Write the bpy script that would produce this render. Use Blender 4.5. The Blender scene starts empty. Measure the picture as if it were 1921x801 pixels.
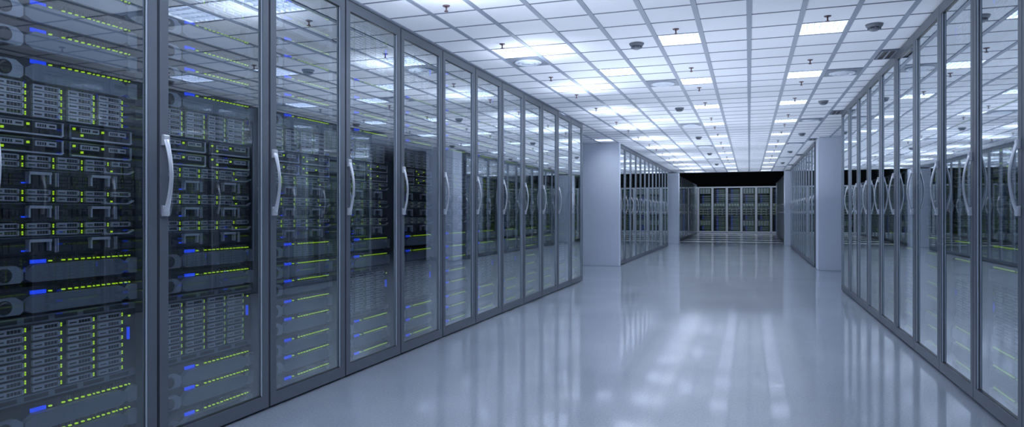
import bpy, math, random
from mathutils import Vector, Matrix
random.seed(7)
C = bpy.context.scene.collection
S = bpy.context.scene

# ------------------------------------------------------------------ camera
F_PX, IMG_W, IMG_H = 1285.0, 1921.0, 801.0
VPX, HORIZON = 1405.3, 399.0
EYE = 1.0
yaw = math.atan((VPX - IMG_W / 2) / F_PX)
cd = bpy.data.cameras.new('camera')
cam = bpy.data.objects.new('camera', cd); C.objects.link(cam)
cd.sensor_fit = 'HORIZONTAL'; cd.sensor_width = 36.0
cd.lens = 36.0 * F_PX / IMG_W
cd.shift_y = (HORIZON - IMG_H / 2) / IMG_W
cd.clip_start = 0.02; cd.clip_end = 200
cd.dof.use_dof = True; cd.dof.focus_distance = 3.4; cd.dof.aperture_fstop = 5.6
cam.location = (0, 0, EYE)
cam.rotation_euler = (math.radians(90), 0, yaw)
S.camera = cam

# ------------------------------------------------------------------ view, world
S.view_settings.view_transform = 'Standard'
S.view_settings.look = 'None'
S.view_settings.gamma = 1.0
S.view_settings.use_curve_mapping = False
S.view_settings.exposure = 0.2
w = bpy.data.worlds.new('world'); S.world = w; w.use_nodes = True
w.node_tree.nodes['Background'].inputs[0].default_value = (0.62, 0.74, 1.0, 1)
w.node_tree.nodes['Background'].inputs[1].default_value = 0.3
S.cycles.use_denoising = True
S.cycles.max_bounces = 10
S.cycles.diffuse_bounces = 5
S.cycles.glossy_bounces = 6
S.cycles.transparent_max_bounces = 16
S.cycles.sample_clamp_indirect = 6.0
S.cycles.blur_glossy = 0.6
LAMP = 16.0            # radiance of a ceiling luminaire
CEIL_FILL = 4.2          # watts of each unseen fill lamp added to brighten the ceiling
LAMP_COL = (0.78, 0.865, 1.0, 1)

# ------------------------------------------------------------------ layout constants
H_CEIL = EYE + 1.31
X_L, X_R = -2.31, 1.125
TW, TD = 0.3293, 0.3459           # ceiling cell
CY0 = 4.792                        # Y of cross bar number 0
RACK_W, RACK_H, RACK_D = 0.684, 2.30, 0.90
CEIL_END = 53                      # last cell row
def cellY(j): return CY0 + j * TD

# ------------------------------------------------------------------ materials
def new_mat(name):
    m = bpy.data.materials.new(name); m.use_nodes = True
    return m, m.node_tree.nodes, m.node_tree.links, m.node_tree.nodes['Principled BSDF']
def paint(name, col, rough=0.45, metal=0.0, spec=0.5, noise=0.0, scale=12.0, bump=0.0):
    m, n, l, b = new_mat(name)
    b.inputs['Base Color'].default_value = (*col, 1)
    b.inputs['Roughness'].default_value = rough
    b.inputs['Metallic'].default_value = metal
    b.inputs['Specular IOR Level'].default_value = spec
    if noise or bump:
        tc = n.new('ShaderNodeTexCoord'); t = n.new('ShaderNodeTexNoise')
        t.inputs['Scale'].default_value = scale; t.inputs['Detail'].default_value = 5
        l.new(tc.outputs['Object'], t.inputs['Vector'])
        if noise:
            mx = n.new('ShaderNodeMix'); mx.data_type = 'RGBA'
            mx.inputs[6].default_value = (*[c * (1 - noise) for c in col], 1)
            mx.inputs[7].default_value = (*[min(1, c * (1 + noise)) for c in col], 1)
            l.new(t.outputs['Fac'], mx.inputs[0]); l.new(mx.outputs[2], b.inputs['Base Color'])
        if bump:
            bp = n.new('ShaderNodeBump'); bp.inputs['Strength'].default_value = bump
            bp.inputs['Distance'].default_value = 0.002
            l.new(t.outputs['Fac'], bp.inputs['Height']); l.new(bp.outputs[0], b.inputs['Normal'])
    return m
def glow(name, col, strength, sampled=False):
    m = bpy.data.materials.new(name); m.use_nodes = True
    n, l = m.node_tree.nodes, m.node_tree.links
    n.remove(n['Principled BSDF'])
    e = n.new('ShaderNodeEmission'); e.inputs[0].default_value = (*col[:3], 1); e.inputs[1].default_value = strength
    l.new(e.outputs[0], n['Material Output'].inputs[0])
    m.cycles.emission_sampling = 'AUTO' if sampled else 'NONE'
    return m

M = {}
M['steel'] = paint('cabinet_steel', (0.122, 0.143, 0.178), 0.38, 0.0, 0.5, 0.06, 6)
M['pale_lit_steel'] = paint('pale_lit_cabinet_steel', (0.58, 0.64, 0.74), 0.4, 0.0, 0.5, 0.04, 6)  # paler copy of cabinet steel: light on the far cabinets put into the colour
M['inner'] = paint('cabinet_inner', (0.020, 0.024, 0.032), 0.6)
M['fascia'] = paint('fascia_grey', (0.150, 0.177, 0.226), 0.38, 0.2, 0.5, 0.08, 20)
M['ear'] = paint('ear_grey', (0.27, 0.31, 0.38), 0.35, 0.3)
M['dark'] = paint('dark_plastic', (0.012, 0.014, 0.018), 0.45)
M['mesh'] = paint('grille_black', (0.019, 0.022, 0.028), 0.5, 0, 0.5, 0.5, 160)
M['tray'] = paint('tray_silver', (0.46, 0.49, 0.57), 0.35, 0.3)
M['chrome'] = paint('handle_chrome', (0.88, 0.91, 0.98), 0.22, 0.5)
M['bracket'] = paint('bracket_grey', (0.60, 0.64, 0.74), 0.35, 0.4)
M['green'] = glow('green_led', (0.55, 1.0, 0.03), 0.62)
M['blue'] = glow('blue_led', (0.015, 0.07, 1.0), 0.8)
M['tile'] = paint('ceiling_tile', (0.80, 0.83, 0.90), 0.75, 0, 0.3, 0.03, 60, 0.15)
M['runner'] = paint('ceiling_runner', (0.27, 0.31, 0.39), 0.5)
M['crossbar'] = paint('ceiling_crossbar', (0.17, 0.19, 0.25), 0.5)
M['white'] = paint('white_metal', (0.80, 0.84, 0.92), 0.35)
M['louvre'] = paint('louvre_metal', (0.30, 0.34, 0.42), 0.4)
M['lamp'] = glow('luminaire_diffuser', LAMP_COL, LAMP, True)
M['vent'] = paint('vent_grey', (0.20, 0.23, 0.29), 0.5)
M['detector'] = paint('detector_grey', (0.17, 0.19, 0.23), 0.5)
M['redbrass'] = paint('sprinkler_metal', (0.16, 0.10, 0.12), 0.4, 0.4)
M['pillar'] = paint('white_plaster', (0.70, 0.76, 0.88), 0.6, 0, 0.3, 0.02, 3)
M['wall'] = paint('grey_wall', (0.50, 0.55, 0.65), 0.7)
M['black_wall'] = paint('black_wall', (0.004, 0.004, 0.005), 0.9, 0, 0.1)

# coated cabinet glass: mirror share grows towards grazing angles
def glass_mat():
    m = bpy.data.materials.new('cabinet_glass'); m.use_nodes = True
    n, l = m.node_tree.nodes, m.node_tree.links
    n.remove(n['Principled BSDF'])
    lw = n.new('ShaderNodeLayerWeight'); lw.inputs[0].default_value = 0.5
    p = n.new('ShaderNodeMath'); p.operation = 'POWER'; p.inputs[1].default_value = 1.25
    l.new(lw.outputs['Facing'], p.inputs[0])
    mr = n.new('ShaderNodeMapRange'); mr.inputs['To Min'].default_value = 0.05; mr.inputs['To Max'].default_value = 1.08
    l.new(p.outputs[0], mr.inputs['Value'])
    geo = n.new('ShaderNodeNewGeometry')
    inv = n.new('ShaderNodeMath'); inv.operation = 'SUBTRACT'; inv.inputs[0].default_value = 1
    l.new(geo.outputs['Backfacing'], inv.inputs[1])
    mul = n.new('ShaderNodeMath'); mul.operation = 'MULTIPLY'
    l.new(mr.outputs[0], mul.inputs[0]); l.new(inv.outputs[0], mul.inputs[1])
    tr = n.new('ShaderNodeBsdfTransparent'); tr.inputs[0].default_value = (0.93, 0.96, 0.98, 1)
    gl = n.new('ShaderNodeBsdfGlossy'); gl.inputs['Color'].default_value = (0.90, 0.95, 0.98, 1)
    gl.inputs['Roughness'].default_value = 0.015
    mx = n.new('ShaderNodeMixShader')
    l.new(mul.outputs[0], mx.inputs[0]); l.new(tr.outputs[0], mx.inputs[1]); l.new(gl.outputs[0], mx.inputs[2])
    l.new(mx.outputs[0], n['Material Output'].inputs[0])
    return m
M['glass'] = glass_mat()

def floor_mat():
    m, n, l, b = new_mat('polished_floor')
    tc = n.new('ShaderNodeTexCoord')
    t1 = n.new('ShaderNodeTexNoise'); t1.inputs['Scale'].default_value = 1.1; t1.inputs['Detail'].default_value = 6
    t2 = n.new('ShaderNodeTexNoise'); t2.inputs['Scale'].default_value = 90; t2.inputs['Detail'].default_value = 4
    l.new(tc.outputs['Object'], t1.inputs['Vector']); l.new(tc.outputs['Object'], t2.inputs['Vector'])
    mx = n.new('ShaderNodeMix'); mx.data_type = 'RGBA'
    mx.inputs[6].default_value = (0.235, 0.27, 0.325, 1); mx.inputs[7].default_value = (0.39, 0.435, 0.505, 1)
    ad = n.new('ShaderNodeMath'); ad.operation = 'MULTIPLY_ADD'; ad.inputs[1].default_value = 0.5
    l.new(t2.outputs['Fac'], ad.inputs[0])
    h = n.new('ShaderNodeMath'); h.operation = 'MULTIPLY'; h.inputs[1].default_value = 0.5
    l.new(t1.outputs['Fac'], h.inputs[0]); l.new(h.outputs[0], ad.inputs[2])
    st = n.new('ShaderNodeMapRange'); st.inputs['From Min'].default_value = 0.36; st.inputs['From Max'].default_value = 0.64
    l.new(ad.outputs[0], st.inputs['Value']); l.new(st.outputs[0], mx.inputs[0]); l.new(mx.outputs[2], b.inputs['Base Color'])
    mr = n.new('ShaderNodeMapRange'); mr.inputs['From Min'].default_value = 0.3; mr.inputs['From Max'].default_value = 0.7
    mr.inputs['To Min'].default_value = 0.34; mr.inputs['To Max'].default_value = 0.40
    l.new(t1.outputs['Fac'], mr.inputs['Value']); l.new(mr.outputs[0], b.inputs['Roughness'])
    b.inputs['Specular IOR Level'].default_value = 0.8
    b.inputs['Coat Weight'].default_value = 0.7; b.inputs['Coat Roughness'].default_value = 0.080; b.inputs['Coat IOR'].default_value = 1.55
    bp = n.new('ShaderNodeBump'); bp.inputs['Strength'].default_value = 0.08; bp.inputs['Distance'].default_value = 0.0003
    l.new(t2.outputs['Fac'], bp.inputs['Height']); l.new(bp.outputs[0], b.inputs['Normal'])
    return m
M['floor'] = floor_mat()

# ------------------------------------------------------------------ mesh helpers
class MB:
    def __init__(s): s.v = []; s.f = []; s.mi = []; s.mats = []; s.sm = []
    def _m(s, m):
        m = M[m]
        if m not in s.mats: s.mats.append(m)
        return s.mats.index(m)
    def box(s, x0, x1, y0, y1, z0, z1, m):
        k = s._m(m); b = len(s.v)
        s.v += [(x0,y0,z0),(x1,y0,z0),(x1,y1,z0),(x0,y1,z0),(x0,y0,z1),(x1,y0,z1),(x1,y1,z1),(x0,y1,z1)]
        s.f += [(b,b+3,b+2,b+1),(b+4,b+5,b+6,b+7),(b,b+1,b+5,b+4),(b+1,b+2,b+6,b+5),(b+2,b+3,b+7,b+6),(b+3,b,b+4,b+7)]
        s.mi += [k]*6; s.sm += [False]*6
    def quad(s, pts, m):
        k = s._m(m); b = len(s.v); s.v += [tuple(p) for p in pts]
        s.f.append(tuple(range(b, b+len(pts)))); s.mi.append(k); s.sm.append(False)
    def prism_x(s, pts, x0, x1, m):
        """outline given in (y, z), counter-clockwise seen from +x; extruded along x"""
        k = s._m(m); b = len(s.v); n = len(pts)
        s.v += [(x0, p[0], p[1]) for p in pts] + [(x1, p[0], p[1]) for p in pts]
        s.f.append(tuple(b+n+i for i in range(n))); s.f.append(tuple(b+n-1-i for i in range(n)))
        for i in range(n):
            j = (i+1) % n; s.f.append((b+i, b+j, b+n+j, b+n+i))
        s.mi += [k]*(n+2); s.sm += [False]*(n+2)
    def lathe(s, c, prof, m, axis='z', n=20, smooth=True):
        """prof: (radius, along-axis) pairs"""
        k = s._m(m); b = len(s.v)
        for r, h in prof:
            for i in range(n):
                a = 2*math.pi*i/n; u, v = r*math.cos(a), r*math.sin(a)
                s.v.append((c[0]+u, c[1]+v, c[2]+h) if axis == 'z' else (c[0]+h, c[1]+u, c[2]+v))
        for q in range(len(prof)-1):
            for i in range(n):
                j = (i+1) % n
                s.f.append((b+q*n+i, b+q*n+j, b+(q+1)*n+j, b+(q+1)*n+i)); s.mi.append(k); s.sm.append(smooth)
        s.f.append(tuple(b+n-1-i for i in range(n))); s.mi.append(k); s.sm.append(False)
        e = b+(len(prof)-1)*n
        s.f.append(tuple(e+i for i in range(n))); s.mi.append(k); s.sm.append(False)
    def tube(s, path, rads, m, n=10):
        """path of points, rads (a, b) half axes: a along side vector, b along the other"""
        k = s._m(m); b = len(s.v); P = [Vector(p) for p in path]
        for i, p in enumerate(P):
            t = (P[min(i+1, len(P)-1)] - P[max(i-1, 0)]).normalized()
            side = Vector((0, 1, 0)); up = t.cross(side).normalized()
            for q in range(n):
                a = 2*math.pi*q/n
                s.v.append(tuple(p + side*math.cos(a)*rads[i][0] + up*math.sin(a)*rads[i][1]))
        for i in range(len(P)-1):
            for q in range(n):
                j = (q+1) % n
                s.f.append((b+i*n+q, b+i*n+j, b+(i+1)*n+j, b+(i+1)*n+q)); s.mi.append(k); s.sm.append(True)
        s.f.append(tuple(b+n-1-i for i in range(n))); s.mi.append(k); s.sm.append(False)
        e = b+(len(P)-1)*n
        s.f.append(tuple(e+i for i in range(n))); s.mi.append(k); s.sm.append(False)
    def add(s, o, off=(0,0,0), mirror=False, rot=0.0):
        """merge another MB with an offset (x mirrored and/or turned about z)"""
        b = len(s.v); ca, sa = math.cos(rot), math.sin(rot)
        for x, y, z in o.v:
            if mirror: x = -x
            s.v.append((x*ca-y*sa+off[0], x*sa+y*ca+off[1], z+off[2]))
        mp = []
        for mt in o.mats:
            if mt not in s.mats: s.mats.append(mt)
            mp.append(s.mats.index(mt))
        for f, k, q in zip(o.f, o.mi, o.sm):
            g = tuple(b+i for i in f)
            s.f.append(g[::-1] if mirror else g); s.mi.append(mp[k]); s.sm.append(q)
    def mesh(s, name):
        me = bpy.data.meshes.new(name); me.from_pydata(s.v, [], s.f)
        for mt in s.mats: me.materials.append(mt)
        me.polygons.foreach_set('material_index', s.mi)
        me.polygons.foreach_set('use_smooth', s.sm)
        me.update(); return me
    def build(s, name, parent=None, loc=(0,0,0)):
        o = bpy.data.objects.new(name, s.mesh(name)); C.objects.link(o)
        o.location = loc
        if parent: o.parent = parent
        return o
def tag(o, label=None, cat=None, group=None, kind=None):
    if label: o['label'] = label
    if cat: o['category'] = cat
    if group: o['group'] = group
    if kind: o['kind'] = kind
    return o
def empty(name, loc=(0,0,0)):
    o = bpy.data.objects.new(name, None); C.objects.link(o); o.location = loc; o.empty_display_size = 0.1
    return o
def struct(mb, name): return tag(mb.build(name), kind='structure')
KIDS = {}
def kids(o): return o.children
def copy_tree(o, parent=None):
    c = o.copy(); C.objects.link(c); c.parent = parent
    for ch in list(o.children): copy_tree(ch, c)
    return c
ORD = ['first','second','third','fourth','fifth','sixth','seventh','eighth','ninth','tenth','eleventh','twelfth','thirteenth',
       'fourteenth','fifteenth','sixteenth','seventeenth','eighteenth','nineteenth','twentieth','twenty-first','twenty-second','twenty-third']

# ================================================================== SETTING
XW0, XW1, YW0, YW1 = -16*TW, 12*TW, cellY(-20), 38.0
b = MB(); b.box(XW0, XW1, YW0, YW1, -0.1, 0, 'floor'); struct(b, 'floor')

# luminaire cells: (column, row)
LIGHT_ROWS = list(range(-14, 52, 5))
lights = [(n, j) for n in (-6, -2, 1) for j in LIGHT_ROWS] + [(-4, j) for j in (-16, -10, -4, 4, 14, 24, 34, 44)] + [(-8, 21), (-8, 11)]
lights = [t for t in lights if t not in ((-2, -4), (1, -4))]
lit = set(lights)
b = MB()
J0 = -20
for n in range(-16, 12):
    j = J0
    while j < CEIL_END:
        if (n, j) in lit: j += 1; continue
        k = j
        while k < CEIL_END and (n, k) not in lit: k += 1
        b.box(n*TW, (n+1)*TW, cellY(j), cellY(k), H_CEIL, H_CEIL+0.02, 'tile'); j = k
b.box(XW0, XW1, cellY(J0), cellY(CEIL_END), H_CEIL+0.14, H_CEIL+0.2, 'black_wall')
b.box(XW0, XW1, cellY(CEIL_END)-0.02, cellY(CEIL_END), H_CEIL, 4.2, 'black_wall')
b.box(XW0, XW1, cellY(CEIL_END)-0.02, YW1, 4.2, 4.3, 'black_wall')
struct(b, 'ceiling')
b = MB()
for n in range(-15, 12):
    x = n*TW; b.box(x-0.016, x+0.016, cellY(J0), cellY(CEIL_END), H_CEIL-0.006, H_CEIL+0.004, 'runner')
struct(b, 'trim_1')
b = MB()
for j in range(J0, CEIL_END+1):
    y = cellY(j)
    for n in range(-16, 12):
        b.box(n*TW+0.016, (n+1)*TW-0.016, y-0.007, y+0.007, H_CEIL-0.003, H_CEIL+0.004, 'crossbar')
struct(b, 'trim_2')
b = MB(); b.box(XW0-0.1, XW0, YW0, YW1, 0, 4.3, 'wall'); struct(b, 'wall_left')
b = MB(); b.box(XW1, XW1+0.1, YW0, YW1, 0, 4.3, 'wall'); struct(b, 'wall_right')
b = MB(); b.box(XW0-0.1, XW1+0.1, YW1, YW1+0.1, 0, 4.3, 'black_wall'); struct(b, 'wall_back')
b = MB(); b.box(XW0-0.1, XW1+0.1, YW0-0.1, YW0, 0, H_CEIL+0.2, 'wall'); struct(b, 'wall_front')

# white end panels and columns
def panel(x0, x1, y0, y1, h, name, label, cat):
    b = MB(); b.box(x0, x1, y0, y1, 0.004, h, 'pillar'); b.box(x0+0.004, x1-0.004, y0+0.004, y1-0.004, 0, 0.006, 'pillar')
    o = b.build(name)
    bv = o.modifiers.new('bevel', 'BEVEL'); bv.width = 0.006; bv.segments = 2
    return tag(o, label, cat)
panel(-3.35, -2.285, 12.72, 12.84, H_CEIL-0.004, 'white_column', 'wide white wall-like column at the gap in the left row of cabinets', 'column')
panel(1.135, 1.75, 12.98, 13.45, H_CEIL-0.004, 'white_column', 'white square column at the gap in the right row of cabinets', 'column')
panel(-2.75, -2.15, 22.6, 23.0, H_CEIL-0.03, 'white_column', 'narrow distant white column on the left side of the aisle', 'column')
panel(1.03, 1.55, 22.6, 23.0, H_CEIL-0.03, 'white_column', 'narrow distant white column on the right side of the aisle', 'column')

# ================================================================== CABINETS
def make_cabinet(steel='steel', handle=True):
    root = empty('server_cabinet')
    W, H, D = RACK_W, RACK_H, RACK_D; h = W/2
    b = MB()
    b.box(-D, -0.03, -h, -h+0.012, 0.0, H, steel); b.box(-D, -0.03, h-0.012, h, 0.0, H, steel)
    b.box(-D, -0.03, -h+0.012, h-0.012, H-0.02, H, steel); b.box(-D, -0.03, -h+0.012, h-0.012, 0.0, 0.022, steel)
    b.box(-D, -D+0.012, -h+0.012, h-0.012, 0.05, H-0.02, 'inner')
    b.build('cabinet_body', root)
    for sd in (-1, 1):
        b = MB(); y0, y1 = sorted((sd*(h-0.013), sd*(h-0.046)))
        b.box(-0.14, -0.105, y0, y1, 0.05, H-0.02, 'inner')
        for k in range(44):
            z = 0.08 + k*0.0495
            ym = (y0+y1)/2
            b.box(-0.105, -0.1045, ym-0.006, ym+0.006, z, z+0.012, 'dark')
        b.build('mounting_rail', root)
    b = MB(); t0, t1 = -0.028, 0.0; sw = 0.046
    b.box(t0, t1, -h+0.001, -h+sw, 0.012, H-0.004, steel); b.box(t0, t1, h-sw, h-0.001, 0.012, H-0.004, steel)
    b.box(t0, t1, -h+sw, h-sw, H-0.064, H-0.004, steel); b.box(t0, t1, -h+sw, h-sw, 0.012, 0.075, steel)
    # thin bead round the glass; far side pale, the jamb's highlight put in colour
    b.box(-0.010, -0.004, h-sw-0.003, h-sw, 0.075, H-0.064, 'pale_lit_steel')
    b.box(t0, -0.006, -h+sw, -h+sw+0.003, 0.075, H-0.064, 'dark')
    b.box(t0, -0.006, -h+sw, h-sw, 0.075, 0.078, 'dark')
    b.box(t0, -0.006, -h+sw, h-sw, H-0.067, H-0.064, 'dark')
    door = b.build('door', root)
    b = MB(); b.box(-0.020, -0.014, -h+sw-0.008, h-sw+0.008, 0.070, H-0.060, 'glass'); b.build('glass_pane', door)
    if handle:
        b = MB(); y = -h+0.024; z0, z1 = 0.985, 1.325
        path, rads = [], []
        for k in range(17):
            u = k/16; z = z0+0.02+(z1-z0-0.04)*u
            d = 0.012 + 0.026*math.sin(math.pi*u)
            ww = 0.0105 + 0.006*abs(2*u-1)**3
            path.append((d, y, z)); rads.append((ww, 0.0065))
        b.tube(path, rads, 'chrome', 12)
        for zz in (z0, z1-0.045):
            b.box(0.0, 0.012, y-0.016, y+0.016, zz, zz+0.045, 'chrome')
            b.box(0.010, 0.016, y-0.015, y+0.015, zz+0.002, zz+0.043, 'chrome')
        o = b.build('handle', door)
        bv = o.modifiers.new('bevel', 'BEVEL'); bv.width = 0.003; bv.segments = 2; bv.limit_method = 'ANGLE'
    return root
cab = make_cabinet()
cab_back = make_cabinet('pale_lit_steel', False)
cab_used = [False, False]
def place_cabinet(x, yc, kind, label, group):
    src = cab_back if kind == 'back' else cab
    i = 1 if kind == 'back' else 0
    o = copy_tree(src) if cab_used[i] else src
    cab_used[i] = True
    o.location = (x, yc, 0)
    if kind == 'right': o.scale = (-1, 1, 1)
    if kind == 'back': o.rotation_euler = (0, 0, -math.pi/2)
    return tag(o, label, 'server cabinet', group)

PITCH_L, PITCH_R = 0.696, 0.688
END_L, END_R = 9.856, 9.745
row_l1 = [END_L - PITCH_L*(k+0.5) for k in range(12)][::-1]
row_r1 = [END_R - PITCH_R*(k+0.5) for k in range(11)][::-1]
row_l2 = [21.13 - 0.69*(k+0.5) for k in range(12)][::-1]
row_r2 = [21.20 - 0.688*(k+0.5) for k in range(11)][::-1]
row_l3 = [23.45 + 0.69*(k+0.5) for k in range(14)]
row_r3 = [23.45 + 0.688*(k+0.5) for k in range(13)]
row_b = [-2.43 + 0.69*(k-0.5) for k in range(0, 7)]
for k, y in enumerate(row_l1):
    place_cabinet(X_L, y, 'left', 'glass-doored server cabinet, %s from the camera in the near left row' % ORD[k], 'cabinets of the near left row')
for k, y in enumerate(row_r1):
    place_cabinet(X_R, y, 'right', 'glass-doored server cabinet, %s from the camera in the near right row' % ORD[k], 'cabinets of the near right row')
for k, y in enumerate(row_l2):
    place_cabinet(X_L, y, 'left', 'server cabinet, %s behind the wide white column on the left' % ORD[k], 'cabinets of the middle left row')
for k, y in enumerate(row_r2):
    place_cabinet(X_R, y, 'right', 'server cabinet, %s behind the nearer white column on the right' % ORD[k], 'cabinets of the middle right row')
for k, y in enumerate(row_l3):
    place_cabinet(X_L, y, 'left', 'server cabinet, %s beyond the narrow distant column on the left' % ORD[k], 'cabinets of the far left row')
for k, y in enumerate(row_r3):
    place_cabinet(X_R, y, 'right', 'server cabinet, %s beyond the narrow distant column on the right' % ORD[k], 'cabinets of the far right row')
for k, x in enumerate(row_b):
    place_cabinet(x, 35.8, 'back', 'pale-lit framed cabinet closing the far end of the aisle, %s from the left' % ORD[k], 'pale-lit cabinets across the far end')

# ================================================================== SERVERS (front plane x=0, facing +x, y centred, z from 0)
SY = 0.294
LED_Z = 0.071
LED_Y = [(-0.062, .015)] + [(-0.012+0.026*k, .015) for k in range(5)] + [(0.112, .004)] + [(0.130+0.023*k, .013) for k in range(4)] + [(0.213, .004), (0.232, .013), (0.254, .011), (0.271, .004)]
def mb_smooth(part, h=0.092):
    b = MB(); y = SY
    if part == 'chassis':
        b.box(-0.62, 0.0, -0.275, 0.275, 0.002, h-0.002, 'inner'); b.box(-0.004, 0.004, -y, y, 0.001, h-0.001, 'dark')
        for k in range(34):                      # fine ribs above the light row
            yy = -0.02+k*0.0075; b.box(0.004, 0.010, yy, yy+0.003, 0.077, 0.090, 'mesh')
    if part == 'fascia':
        b.prism_x([(-0.168, 0.014), (-0.140, 0.001), (0.215, 0.001), (0.246, 0.018), (0.246, 0.042), (0.212, 0.062), (-0.132, 0.062), (-0.168, 0.040)], 0.004, 0.030, 'fascia')
    if part == 'ear':
        b.prism_x([(-y, 0.0015), (-0.182, 0.0015), (-0.170, 0.012), (-0.170, 0.044), (-0.196, 0.062), (-y, 0.062)], 0.0, 0.024, 'ear')
        b.lathe((0.024, -0.236, 0.031), [(0.024, 0), (0.024, 0.006), (0.015, 0.010)], 'dark', 'x', 18)
    if part == 'ear2':
        b.prism_x([(y, 0.0015), (y, 0.062), (0.266, 0.062), (0.249, 0.046), (0.249, 0.014), (0.262, 0.0015)], 0.0, 0.024, 'ear')
    if part == 'display': b.box(0.004, 0.012, -0.134, -0.080, LED_Z-0.006, LED_Z+0.007, 'blue')
    if part == 'lights':
        for c, ww in LED_Y: b.box(0.004, 0.012, c-ww*0.33, c+ww*0.33, LED_Z-0.0022, LED_Z+0.0022, 'green')
    return b
def mb_tray(w_, h_, slots=4):
    b = MB(); b.box(0.0, 0.010, 0, w_, 0, h_, 'tray')
    x = w_*0.42; s = w_*0.50/slots
    for k in range(slots): b.box(0.010, 0.0105, x+k*s+s*0.15, x+(k+1)*s, h_*0.22, h_*0.80, 'dark')
    b.box(0.010, 0.013, w_*0.06, w_*0.33, h_*0.40, h_*0.60, 'mesh')
    b.box(0.010, 0.016, w_*0.94, w_, h_*0.1, h_*0.9, 'tray')
    return b
def mb_led(w_, h_):
    b = MB(); b.box(0, 0.003, -w_/2, w_/2, 0, h_*0.42, 'green'); b.box(0, 0.003, -w_/2, w_/2, h_*0.58, h_, 'green'); return b
def mb_array_chassis(rows, vents=True):
    H = rows*(0.0303 if vents else 0.0236) + (0.062 if vents else 0.010)
    b = MB(); b.box(-0.62, 0.0, -0.275, 0.275, 0.002, H-0.002, 'inner'); b.box(-0.004, 0.004, -SY, SY, 0.001, H-0.001, 'mesh')
    if vents:
        for z0 in (0.003, H-0.029):
            b.box(0.004, 0.012, -SY, SY, z0, z0+0.0265, 'fascia')
            for k in range(5):
                y0 = -0.272+k*0.112; b.box(0.012, 0.0125, y0, y0+0.088, z0+0.006, z0+0.021, 'dark')
    return b, H
ARR_Y = [-0.262, -0.130, 0.002, 0.128]
def array_positions(rows, vents=True):
    z0 = 0.034 if vents else 0.005
    return [(y, z0+r*(0.0303 if vents else 0.0236)) for y in ARR_Y for r in range(rows)]
def mb_twin_chassis():
    b = MB(); b.box(-0.62, 0.0, -0.275, 0.275, 0.002, 0.061, 'inner'); b.box(-0.004, 0.004, -SY, SY, 0.001, 0.062, 'mesh'); return b
def mb_twin_module():
    b = MB(); w_ = 0.272; b.box(0.004, 0.008, 0, w_, 0.003, 0.059, 'dark')
    b.box(0.008, 0.020, 0.004, w_-0.02, 0.005, 0.010, 'bracket')
    b.box(0.008, 0.014, w_-0.008, w_-0.003, 0.012, 0.057, 'bracket')
    b.box(0.008, 0.014, 0.0, 0.005, 0.010, 0.058, 'fascia'); b.box(0.008, 0.012, 0.0, w_, 0.055, 0.058, 'fascia')
    b.prism_x([(w_-0.02, 0.005), (w_-0.012, 0.005), (w_-0.003, 0.013), (w_-0.008, 0.015)], 0.008, 0.018, 'bracket')
    for y0 in (0.045, 0.165):
        b.box(0.008, 0.013, y0, y0+0.078, 0.032, 0.050, 'tray')
        for k in range(4): b.box(0.013, 0.0135, y0+0.006+k*0.009, y0+0.012+k*0.009, 0.036, 0.046, 'dark')
        b.box(0.013, 0.0135, y0+0.05, y0+0.072, 0.038, 0.044, 'dark')
    return b
def mb_twin_leds():
    b = MB()
    for y0, z in ((0.020, 0.040), (0.140, 0.038), (0.052, 0.018)): b.box(0.008, 0.014, y0-0.004, y0+0.004, z, z+0.008, 'green')
    return b
NODE_H = 0.118
NODE_DRV = [(-0.262+0.112*k, z) for k in range(5) for z in (0.072, 0.096) if not (k == 4 and z < 0.08)]
def mb_node_chassis():
    b = MB(); b.box(-0.62, 0.0, -0.275, 0.275, 0.002, NODE_H-0.002, 'inner'); b.box(-0.004, 0.004, -SY, SY, 0.001, NODE_H-0.001, 'mesh')
    b.box(0.004, 0.009, -SY+0.004, SY-0.004, 0.0635, 0.066, 'fascia')
    for k in range(26):
        yy = -0.27+k*0.021
        if k % 7 in (0, 1, 2, 3): b.box(0.004, 0.007, yy, yy+0.012, 0.014, 0.048, 'dark')
    for yy in (-0.045, -0.036, 0.20, 0.208): b.box(0.004, 0.012, yy, yy+0.003, 0.008, 0.058, 'bracket')
    return b
def mb_bracket():
    b = MB(); ww = 0.082
    b.box(0.004, 0.026, 0, ww, 0.048, 0.058, 'bracket')
    b.box(0.004, 0.022, 0, 0.007, 0.016, 0.048, 'bracket'); b.box(0.004, 0.022, ww-0.007, ww, 0.016, 0.048, 'bracket')
    return b
def mb_lever():
    b = MB(); b.box(0.004, 0.018, 0.150, 0.262, 0.0675, 0.0715, 'bracket')
    b.prism_x([(0.262, 0.0675), (0.285, 0.078), (0.285, 0.084), (0.262, 0.0715)], 0.004, 0.018, 'bracket')
    b.box(0.004, 0.020, 0.146, 0.160, 0.067, 0.076, 'tray'); return b
def mb_node_leds():
    b = MB()
    for y0 in (0.110, 0.124, 0.190): b.box(0.004, 0.010, y0-0.003, y0+0.003, 0.074, 0.080, 'green')
    return b
def mb_blue_dot():
    b = MB(); b.box(0.004, 0.008, -0.165, -0.153, 0.016, 0.021, 'blue'); return b

tray_big, tray_node = mb_tray(0.096, 0.021, 4), mb_tray(0.080, 0.0195, 4)
led_v = mb_led(0.0042, 0.0135)

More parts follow.
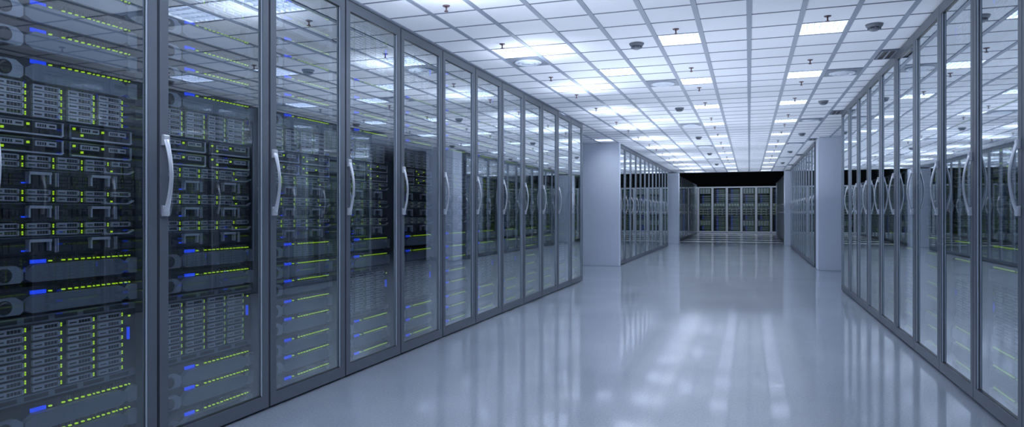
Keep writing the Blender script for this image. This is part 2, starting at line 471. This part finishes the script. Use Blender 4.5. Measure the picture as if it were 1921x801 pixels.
# ---- build one source of every server kind at two levels of detail
def src_smooth(fine):
    r = empty('rack_server')
    mb_smooth('chassis').build('chassis', r); mb_smooth('fascia').build('fascia', r)
    mb_smooth('ear').build('rack_ear', r); mb_smooth('ear2').build('rack_ear', r)
    mb_smooth('display').build('display', r)
    if fine:
        o = None; me = {}
        for c, ww in LED_Y:
            if ww not in me:
                b = MB(); b.box(0.004, 0.012, -ww*0.33, ww*0.33, LED_Z-0.0022, LED_Z+0.0022, 'green'); me[ww] = b.mesh('status_light')
            o = bpy.data.objects.new('status_light', me[ww]); C.objects.link(o); o.parent = r; o.location = (0, c, 0)
    else: mb_smooth('lights').build('status_light_row', r)
    return r
def src_array(rows, fine, vents=True):
    r = empty('drive_array'); b, H = mb_array_chassis(rows, vents); b.build('chassis', r)
    pos = array_positions(rows, vents)
    if fine:
        tm, lm = tray_big.mesh('drive_tray'), led_v.mesh('status_light')
        for y, z in pos:
            t = bpy.data.objects.new('drive_tray', tm); C.objects.link(t); t.parent = r; t.location = (0.004, y, z)
            q = bpy.data.objects.new('status_light', lm); C.objects.link(q); q.parent = t; q.location = (0.002, 0.110, 0.003)
    else:
        b = MB(); c = MB()
        for y, z in pos: b.add(tray_big, (0.004, y, z)); c.add(led_v, (0.006, y+0.110, z+0.003))
        b.build('drive_trays', r); c.build('status_lights', r)
    if vents:
        b = MB(); b.box(0.004, 0.012, 0.262, 0.270, H*0.50, H*0.66, 'blue'); b.build('power_bar', r)
        b = MB(); b.box(0.004, 0.009, 0.268, 0.276, H*0.80, H*0.80+0.006, 'green'); b.build('power_light', r)
    return r
def src_twin(fine):
    r = empty('twin_server'); mb_twin_chassis().build('chassis', r)
    mm, lm = mb_twin_module().mesh('server_module'), mb_twin_leds().mesh('status_lights')
    for y in (-0.285, 0.008):
        t = bpy.data.objects.new('server_module', mm); C.objects.link(t); t.parent = r; t.location = (0, y, 0)
        q = bpy.data.objects.new('status_lights', lm); C.objects.link(q); q.parent = t
    return r
def src_node(fine):
    r = empty('storage_server'); mb_node_chassis().build('chassis', r)
    if fine:
        tm, lm = tray_node.mesh('drive_tray'), led_v.mesh('status_light')
        for y, z in NODE_DRV:
            t = bpy.data.objects.new('drive_tray', tm); C.objects.link(t); t.parent = r; t.location = (0.004, y, z)
            q = bpy.data.objects.new('status_light', lm); C.objects.link(q); q.parent = t; q.location = (0.002, -0.012, 0.002)
    else:
        b = MB(); c = MB()
        for y, z in NODE_DRV: b.add(tray_node, (0.004, y, z)); c.add(led_v, (0.006, y-0.012, z+0.002))
        b.build('drive_trays', r); c.build('status_lights', r)
    me = mb_bracket().mesh('pull_handle')
    for y in (-0.150, 0.088):
        t = bpy.data.objects.new('pull_handle', me); C.objects.link(t); t.parent = r; t.location = (0, y, 0)
    mb_lever().build('latch_lever', r); mb_node_leds().build('indicator_lights', r); mb_blue_dot().build('blue_light', r)
    return r

# layouts: kind, z of the underside
SMOOTH_TOP = [1.853, 1.74, 1.643, 1.532]
SMOOTH_MID = [0.827, 0.719]
SMOOTH_LOW = [0.304, 0.211, 0.097]
MID = [('array5', 1.333), ('twin', 1.269), ('twin', 1.205)] + [('node', 1.205-0.119*(k+1)) for k in range(3)]
def layout(kind):
    L = [('smooth', z-LED_Z) for z in SMOOTH_TOP + SMOOTH_MID + SMOOTH_LOW] + MID
    if kind == 'A': L += [('array8', 1.93), ('array8', 0.335)]
    else: L += [('smooth', z-LED_Z) for z in (2.155, 2.06, 1.947, 0.626, 0.515, 0.418)]
    return sorted(L, key=lambda t: -t[1])
SRC = {}
def get_src(kind, fine):
    k = (kind, fine)
    if k in SRC: return copy_tree(SRC[k])
    SRC[k] = {'smooth': lambda: src_smooth(fine), 'array8': lambda: src_array(8, fine), 'array5': lambda: src_array(5, fine, False),
              'twin': lambda: src_twin(fine), 'node': lambda: src_node(fine)}[kind]()
    return SRC[k]
DESC = {'smooth': ('smooth grey server', 'server'), 'array8': ('storage array of eight drive rows', 'storage array'),
        'array5': ('low storage array', 'storage array'), 'twin': ('black twin-module server', 'server'), 'node': ('server with silver drive trays', 'server')}
SETBACK = 0.08
def fill(xf, yc, kind, mirror, fine, who):
    for i, (k, z) in enumerate(layout(kind)):
        o = get_src(k, fine)
        o.location = (xf + (SETBACK if mirror else -SETBACK), yc, z)
        o.scale = (-1, 1, 1) if mirror else (1, 1, 1)
        d, cat = DESC[k]
        tag(o, '%s, %s from the top in the %s' % (d, ORD[i], who), cat, 'equipment in the ' + who)
PATTERN_L = 'AABAABAABAAB'
for k in range(10):
    fill(X_L, row_l1[k], PATTERN_L[k], False, k < 4, 'left row\'s %s cabinet' % ORD[k])
# near right row: the cabinet pattern counted from the camera; the first two stand outside the frame
PATTERN_R = 'AAAABAABAAB'
for k in range(2, 7):
    fill(X_R, row_r1[k], PATTERN_R[k], True, k < 4, 'right row\'s %s cabinet' % ORD[k])

# everything farther away: one merged mass of equipment
def mb_rack(kind):
    r = MB()
    for k, z in layout(kind):
        u = MB()
        if k == 'smooth':
            u.box(-0.3, 0.004, -SY, SY, 0.001, 0.089, 'dark')
            for p in ('fascia', 'display', 'lights'): u.add(mb_smooth(p))
        elif k in ('array8', 'array5'):
            n = 8 if k == 'array8' else 5
            c, H = mb_array_chassis(n, n == 8); u.add(c)
            for y, zz in array_positions(n, n == 8):
                u.box(0.004, 0.014, y, y+0.096, zz, zz+0.021, 'tray'); u.box(0.004, 0.009, y+0.107, y+0.113, zz+0.003, zz+0.019, 'green')
        elif k == 'twin':
            u.add(mb_twin_chassis())
            for y in (-0.285, 0.008): u.add(mb_twin_module(), (0, y, 0)); u.add(mb_twin_leds(), (0, y, 0))
        else:
            u.box(-0.3, 0.004, -SY, SY, 0.001, NODE_H-0.001, 'mesh')
            for y, zz in NODE_DRV: u.box(0.004, 0.014, y, y+0.08, zz, zz+0.0195, 'tray'); u.box(0.004, 0.009, y-0.016, y-0.009, zz+0.002, zz+0.018, 'green')
            for y in (-0.150, 0.088): u.add(mb_bracket(), (0, y, 0))
            u.add(mb_lever())
        r.add(u, (0, 0, z))
    return r
RA, RB = mb_rack('A'), mb_rack('B')
mass = MB()
def put(x, y, k, mirror=False, rot=0.0): mass.add(RA if k == 'A' else RB, (x, y, 0), mirror, rot)
for k in range(10, 12): put(X_L-SETBACK, row_l1[k], PATTERN_L[k])
for k in (0, 1, 7, 8, 9, 10): put(X_R+SETBACK, row_r1[k], PATTERN_R[k], True)
for rows, x, mir in ((row_l2, X_L-SETBACK, False), (row_l3, X_L-SETBACK, False), (row_r2, X_R+SETBACK, True), (row_r3, X_R+SETBACK, True)):
    for i, y in enumerate(rows): put(x, y, 'AAB'[i % 3], mir)
for i, x in enumerate(row_b): put(x, 35.8+SETBACK, 'BABBAAB'[i], False, -math.pi/2)
o = mass.build('distant_servers')
tag(o, 'servers with green and blue lights behind the glass of all the distant cabinets', 'servers', 'distant servers', 'stuff')

# ================================================================== CEILING FITTINGS
def make_light():
    r = empty('ceiling_light'); e = 0.017; x0, x1, y0, y1 = e, TW-e, 0.008, TD-0.008
    b = MB(); t = 0.004; zt = 0.055
    b.box(x0, x0+t, y0, y1, 0, zt, 'white'); b.box(x1-t, x1, y0, y1, 0, zt, 'white')
    b.box(x0+t, x1-t, y0, y0+t, 0, zt, 'white'); b.box(x0+t, x1-t, y1-t, y1, 0, zt, 'white')
    b.box(x0, x1, y0, y1, zt, zt+0.004, 'white')
    b.build('housing', r)
    b = MB(); b.box(x0+t, x1-t, y0+t, y1-t, zt-0.006, zt, 'lamp'); b.build('diffuser', r)
    b = MB()
    for k in range(1, 7): x = x0+(x1-x0)*k/7; b.box(x-0.0012, x+0.0012, y0+t, y1-t, 0.001, 0.026, 'louvre')
    for k in range(1, 4): y = y0+(y1-y0)*k/4; b.box(x0+t, x1-t, y-0.0012, y+0.0012, 0.003, 0.024, 'louvre')
    b.build('louvre', r)
    return r
src = make_light(); first = True
COLNAME = {-6: 'column nearest the left cabinets', -4: 'sparse column second from the left', -2: 'column left of the aisle centre', 1: 'column right of the aisle centre',
           -8: 'side aisle on the left', 3: 'strip over the right cabinets'}
cnt = {}
for n, j in sorted(lights, key=lambda t: (t[0], t[1])):
    o = src if first else copy_tree(src); first = False
    o.location = (n*TW, cellY(j), H_CEIL); cnt[n] = cnt.get(n, 0)+1
    tag(o, 'square ceiling light, %s from the camera in the %s' % (ORD[cnt[n]-1], COLNAME[n]), 'ceiling light', 'ceiling lights in the %s' % COLNAME[n])

# upward area lamps added under the luminaires, unseen, to brighten the ceiling
for n, j in sorted(lights):
    near_wall = n == -6
    if n == -8: continue
    ld = bpy.data.lights.new('added_ceiling_fill', 'AREA'); ld.shape = 'SQUARE'; ld.size = 0.3
    ld.energy = CEIL_FILL*{-6: 0.7, -4: 2.4}.get(n, 0.85); ld.color = LAMP_COL[:3]
    lo = bpy.data.objects.new('added_ceiling_fill', ld); C.objects.link(lo)
    lo.location = ((n+(1.0 if near_wall else 0.5))*TW, cellY(j)+TD/2, H_CEIL-(0.24 if near_wall else 1.15)); lo.rotation_euler = (math.pi, 0, 0)
# unseen lamps added beyond the ceiling's end to brighten the far cabinets
for x in (-1.8, 0.4):
    ld = bpy.data.lights.new('added_far_fill', 'AREA'); ld.shape = 'SQUARE'; ld.size = 0.5; ld.energy = 45; ld.color = LAMP_COL[:3]
    lo = bpy.data.objects.new('added_far_fill', ld); C.objects.link(lo)
    lo.location = (x, 31.5, 3.9); lo.rotation_euler = (math.radians(58), 0, 0)

# narrow unseen lamps added in the void to lay bands on the far floor
for y in (24.6, 26.6, 28.8, 31.2, 33.8):
    ld = bpy.data.lights.new('added_floor_band', 'AREA'); ld.shape = 'RECTANGLE'; ld.size = 3.0; ld.size_y = 0.12
    ld.spread = math.radians(16); ld.energy = 9; ld.color = LAMP_COL[:3]
    lo = bpy.data.objects.new('added_floor_band', ld); C.objects.link(lo); lo.location = (-0.6, y, 3.9)

def make_diffuser():
    r = empty('round_air_diffuser')
    b = MB(); b.box(0.018, TW-0.018, 0.009, TD-0.009, -0.006, 0.0, 'vent'); b.build('plate', r)
    for q, (ra, rb) in enumerate(((0.118, 0.100), (0.086, 0.070), (0.054, 0.002))):
        b = MB(); b.lathe((TW/2, TD/2, 0), [(ra, -0.006), (ra, -0.012-0.004*q), (rb, -0.020-0.004*q), (rb*0.9, -0.010)][::-1], 'pale_lit_steel', 'z', 32)
        b.build('ring', r)
    return r
src = make_diffuser(); first = True; k = 0
for n, j in [(-3, 6), (-3, 16), (-3, 26), (-3, 36), (-3, 46), (2, 6), (2, 16), (2, 26), (2, 36), (2, 46), (-6, 2), (-3, -4), (2, -4)]:
    o = src if first else copy_tree(src); first = False
    o.location = (n*TW, cellY(j), H_CEIL)
    side = {-3: 'left of the aisle centre', 2: 'right of the aisle centre', -6: 'right behind a light by the left cabinets'}[n]
    lab = 'round air diffuser in a grey panel ' + side
    if n != -6: lab += ', %s from the camera' % ORD[{-4: 0, 6: 1, 16: 2, 26: 3, 36: 4, 46: 5}[j]]
    tag(o, lab, 'air vent', 'round air diffusers')

def make_grille():
    r = empty('ceiling_grille')
    b = MB(); b.box(0.018, TW-0.018, 0.009, TD-0.009, -0.002, 0.0, 'dark'); b.build('backing', r)
    b = MB()
    b.box(0.018, TW-0.018, 0.009, 0.02, -0.012, -0.002, 'vent'); b.box(0.018, TW-0.018, TD-0.02, TD-0.009, -0.012, -0.002, 'vent')
    for k in range(6): x = 0.022+k*(TW-0.06)/5; b.box(x, x+0.014, 0.02, TD-0.02, -0.012, -0.004, 'vent')
    b.build('slats', r); return r
src = make_grille(); first = True
for q, j in enumerate((4, 14, 24, 34, 44)):
    o = src if first else copy_tree(src); first = False
    o.location = (3*TW, cellY(j), H_CEIL)
    tag(o, 'dark slotted ceiling grille above the right cabinets, %s from the camera' % ORD[q], 'air vent', 'slotted ceiling grilles')

def make_detector():
    r = empty('smoke_detector')
    b = MB(); b.lathe((0, 0, 0), [(0.030, -0.024), (0.050, -0.018), (0.055, -0.008), (0.058, 0.0)], 'detector', 'z', 24); b.build('detector_base', r)
    b = MB(); b.lathe((0, 0, 0), [(0.020, -0.046), (0.034, -0.040), (0.038, -0.034), (0.034, -0.024)], 'detector', 'z', 24)
    for k in range(8):
        a = math.pi*k/4; x, y = 0.040*math.cos(a), 0.040*math.sin(a); b.box(x-0.003, x+0.003, y-0.003, y+0.003, -0.036, -0.020, 'vent')
    b.build('sensor_head', r); return r
src = make_detector(); first = True
for n in (-3, 2):
    for q, j in enumerate((1, 11, 21, 31, 41)):
        o = src if first else copy_tree(src); first = False
        o.location = ((n+0.5)*TW, cellY(j)+TD*0.55, H_CEIL)
        tag(o, 'dark round smoke detector %s of the aisle centre, %s from the camera' % ('left' if n < 0 else 'right', ORD[q]), 'smoke detector', 'smoke detectors')

def make_sprinkler():
    r = empty('sprinkler')
    b = MB(); b.lathe((0, 0, 0), [(0.018, -0.006), (0.024, 0.0)], 'redbrass', 'z', 16); b.build('flange', r)
    b = MB(); b.lathe((0, 0, 0), [(0.005, -0.034), (0.005, -0.006)], 'redbrass', 'z', 8)
    b.lathe((0, 0, 0), [(0.013, -0.037), (0.013, -0.033)], 'redbrass', 'z', 16); b.build('sprinkler_head', r)
    return r
src = make_sprinkler(); first = True
for n, nm in ((-6, 'nearest the left cabinets'), (-2, 'left of the aisle centre'), (1, 'right of the aisle centre')):
    q = 0
    for j in range(-3, 41):
        if j % 10 in (0, 4, 7):
            o = src if first else copy_tree(src); first = False
            o.location = ((n+0.5)*TW, cellY(j)+TD*0.6, H_CEIL)
            tag(o, 'small sprinkler head in the column %s, %s from the camera' % (nm, ORD[q]), 'sprinkler', 'ceiling sprinklers'); q += 1
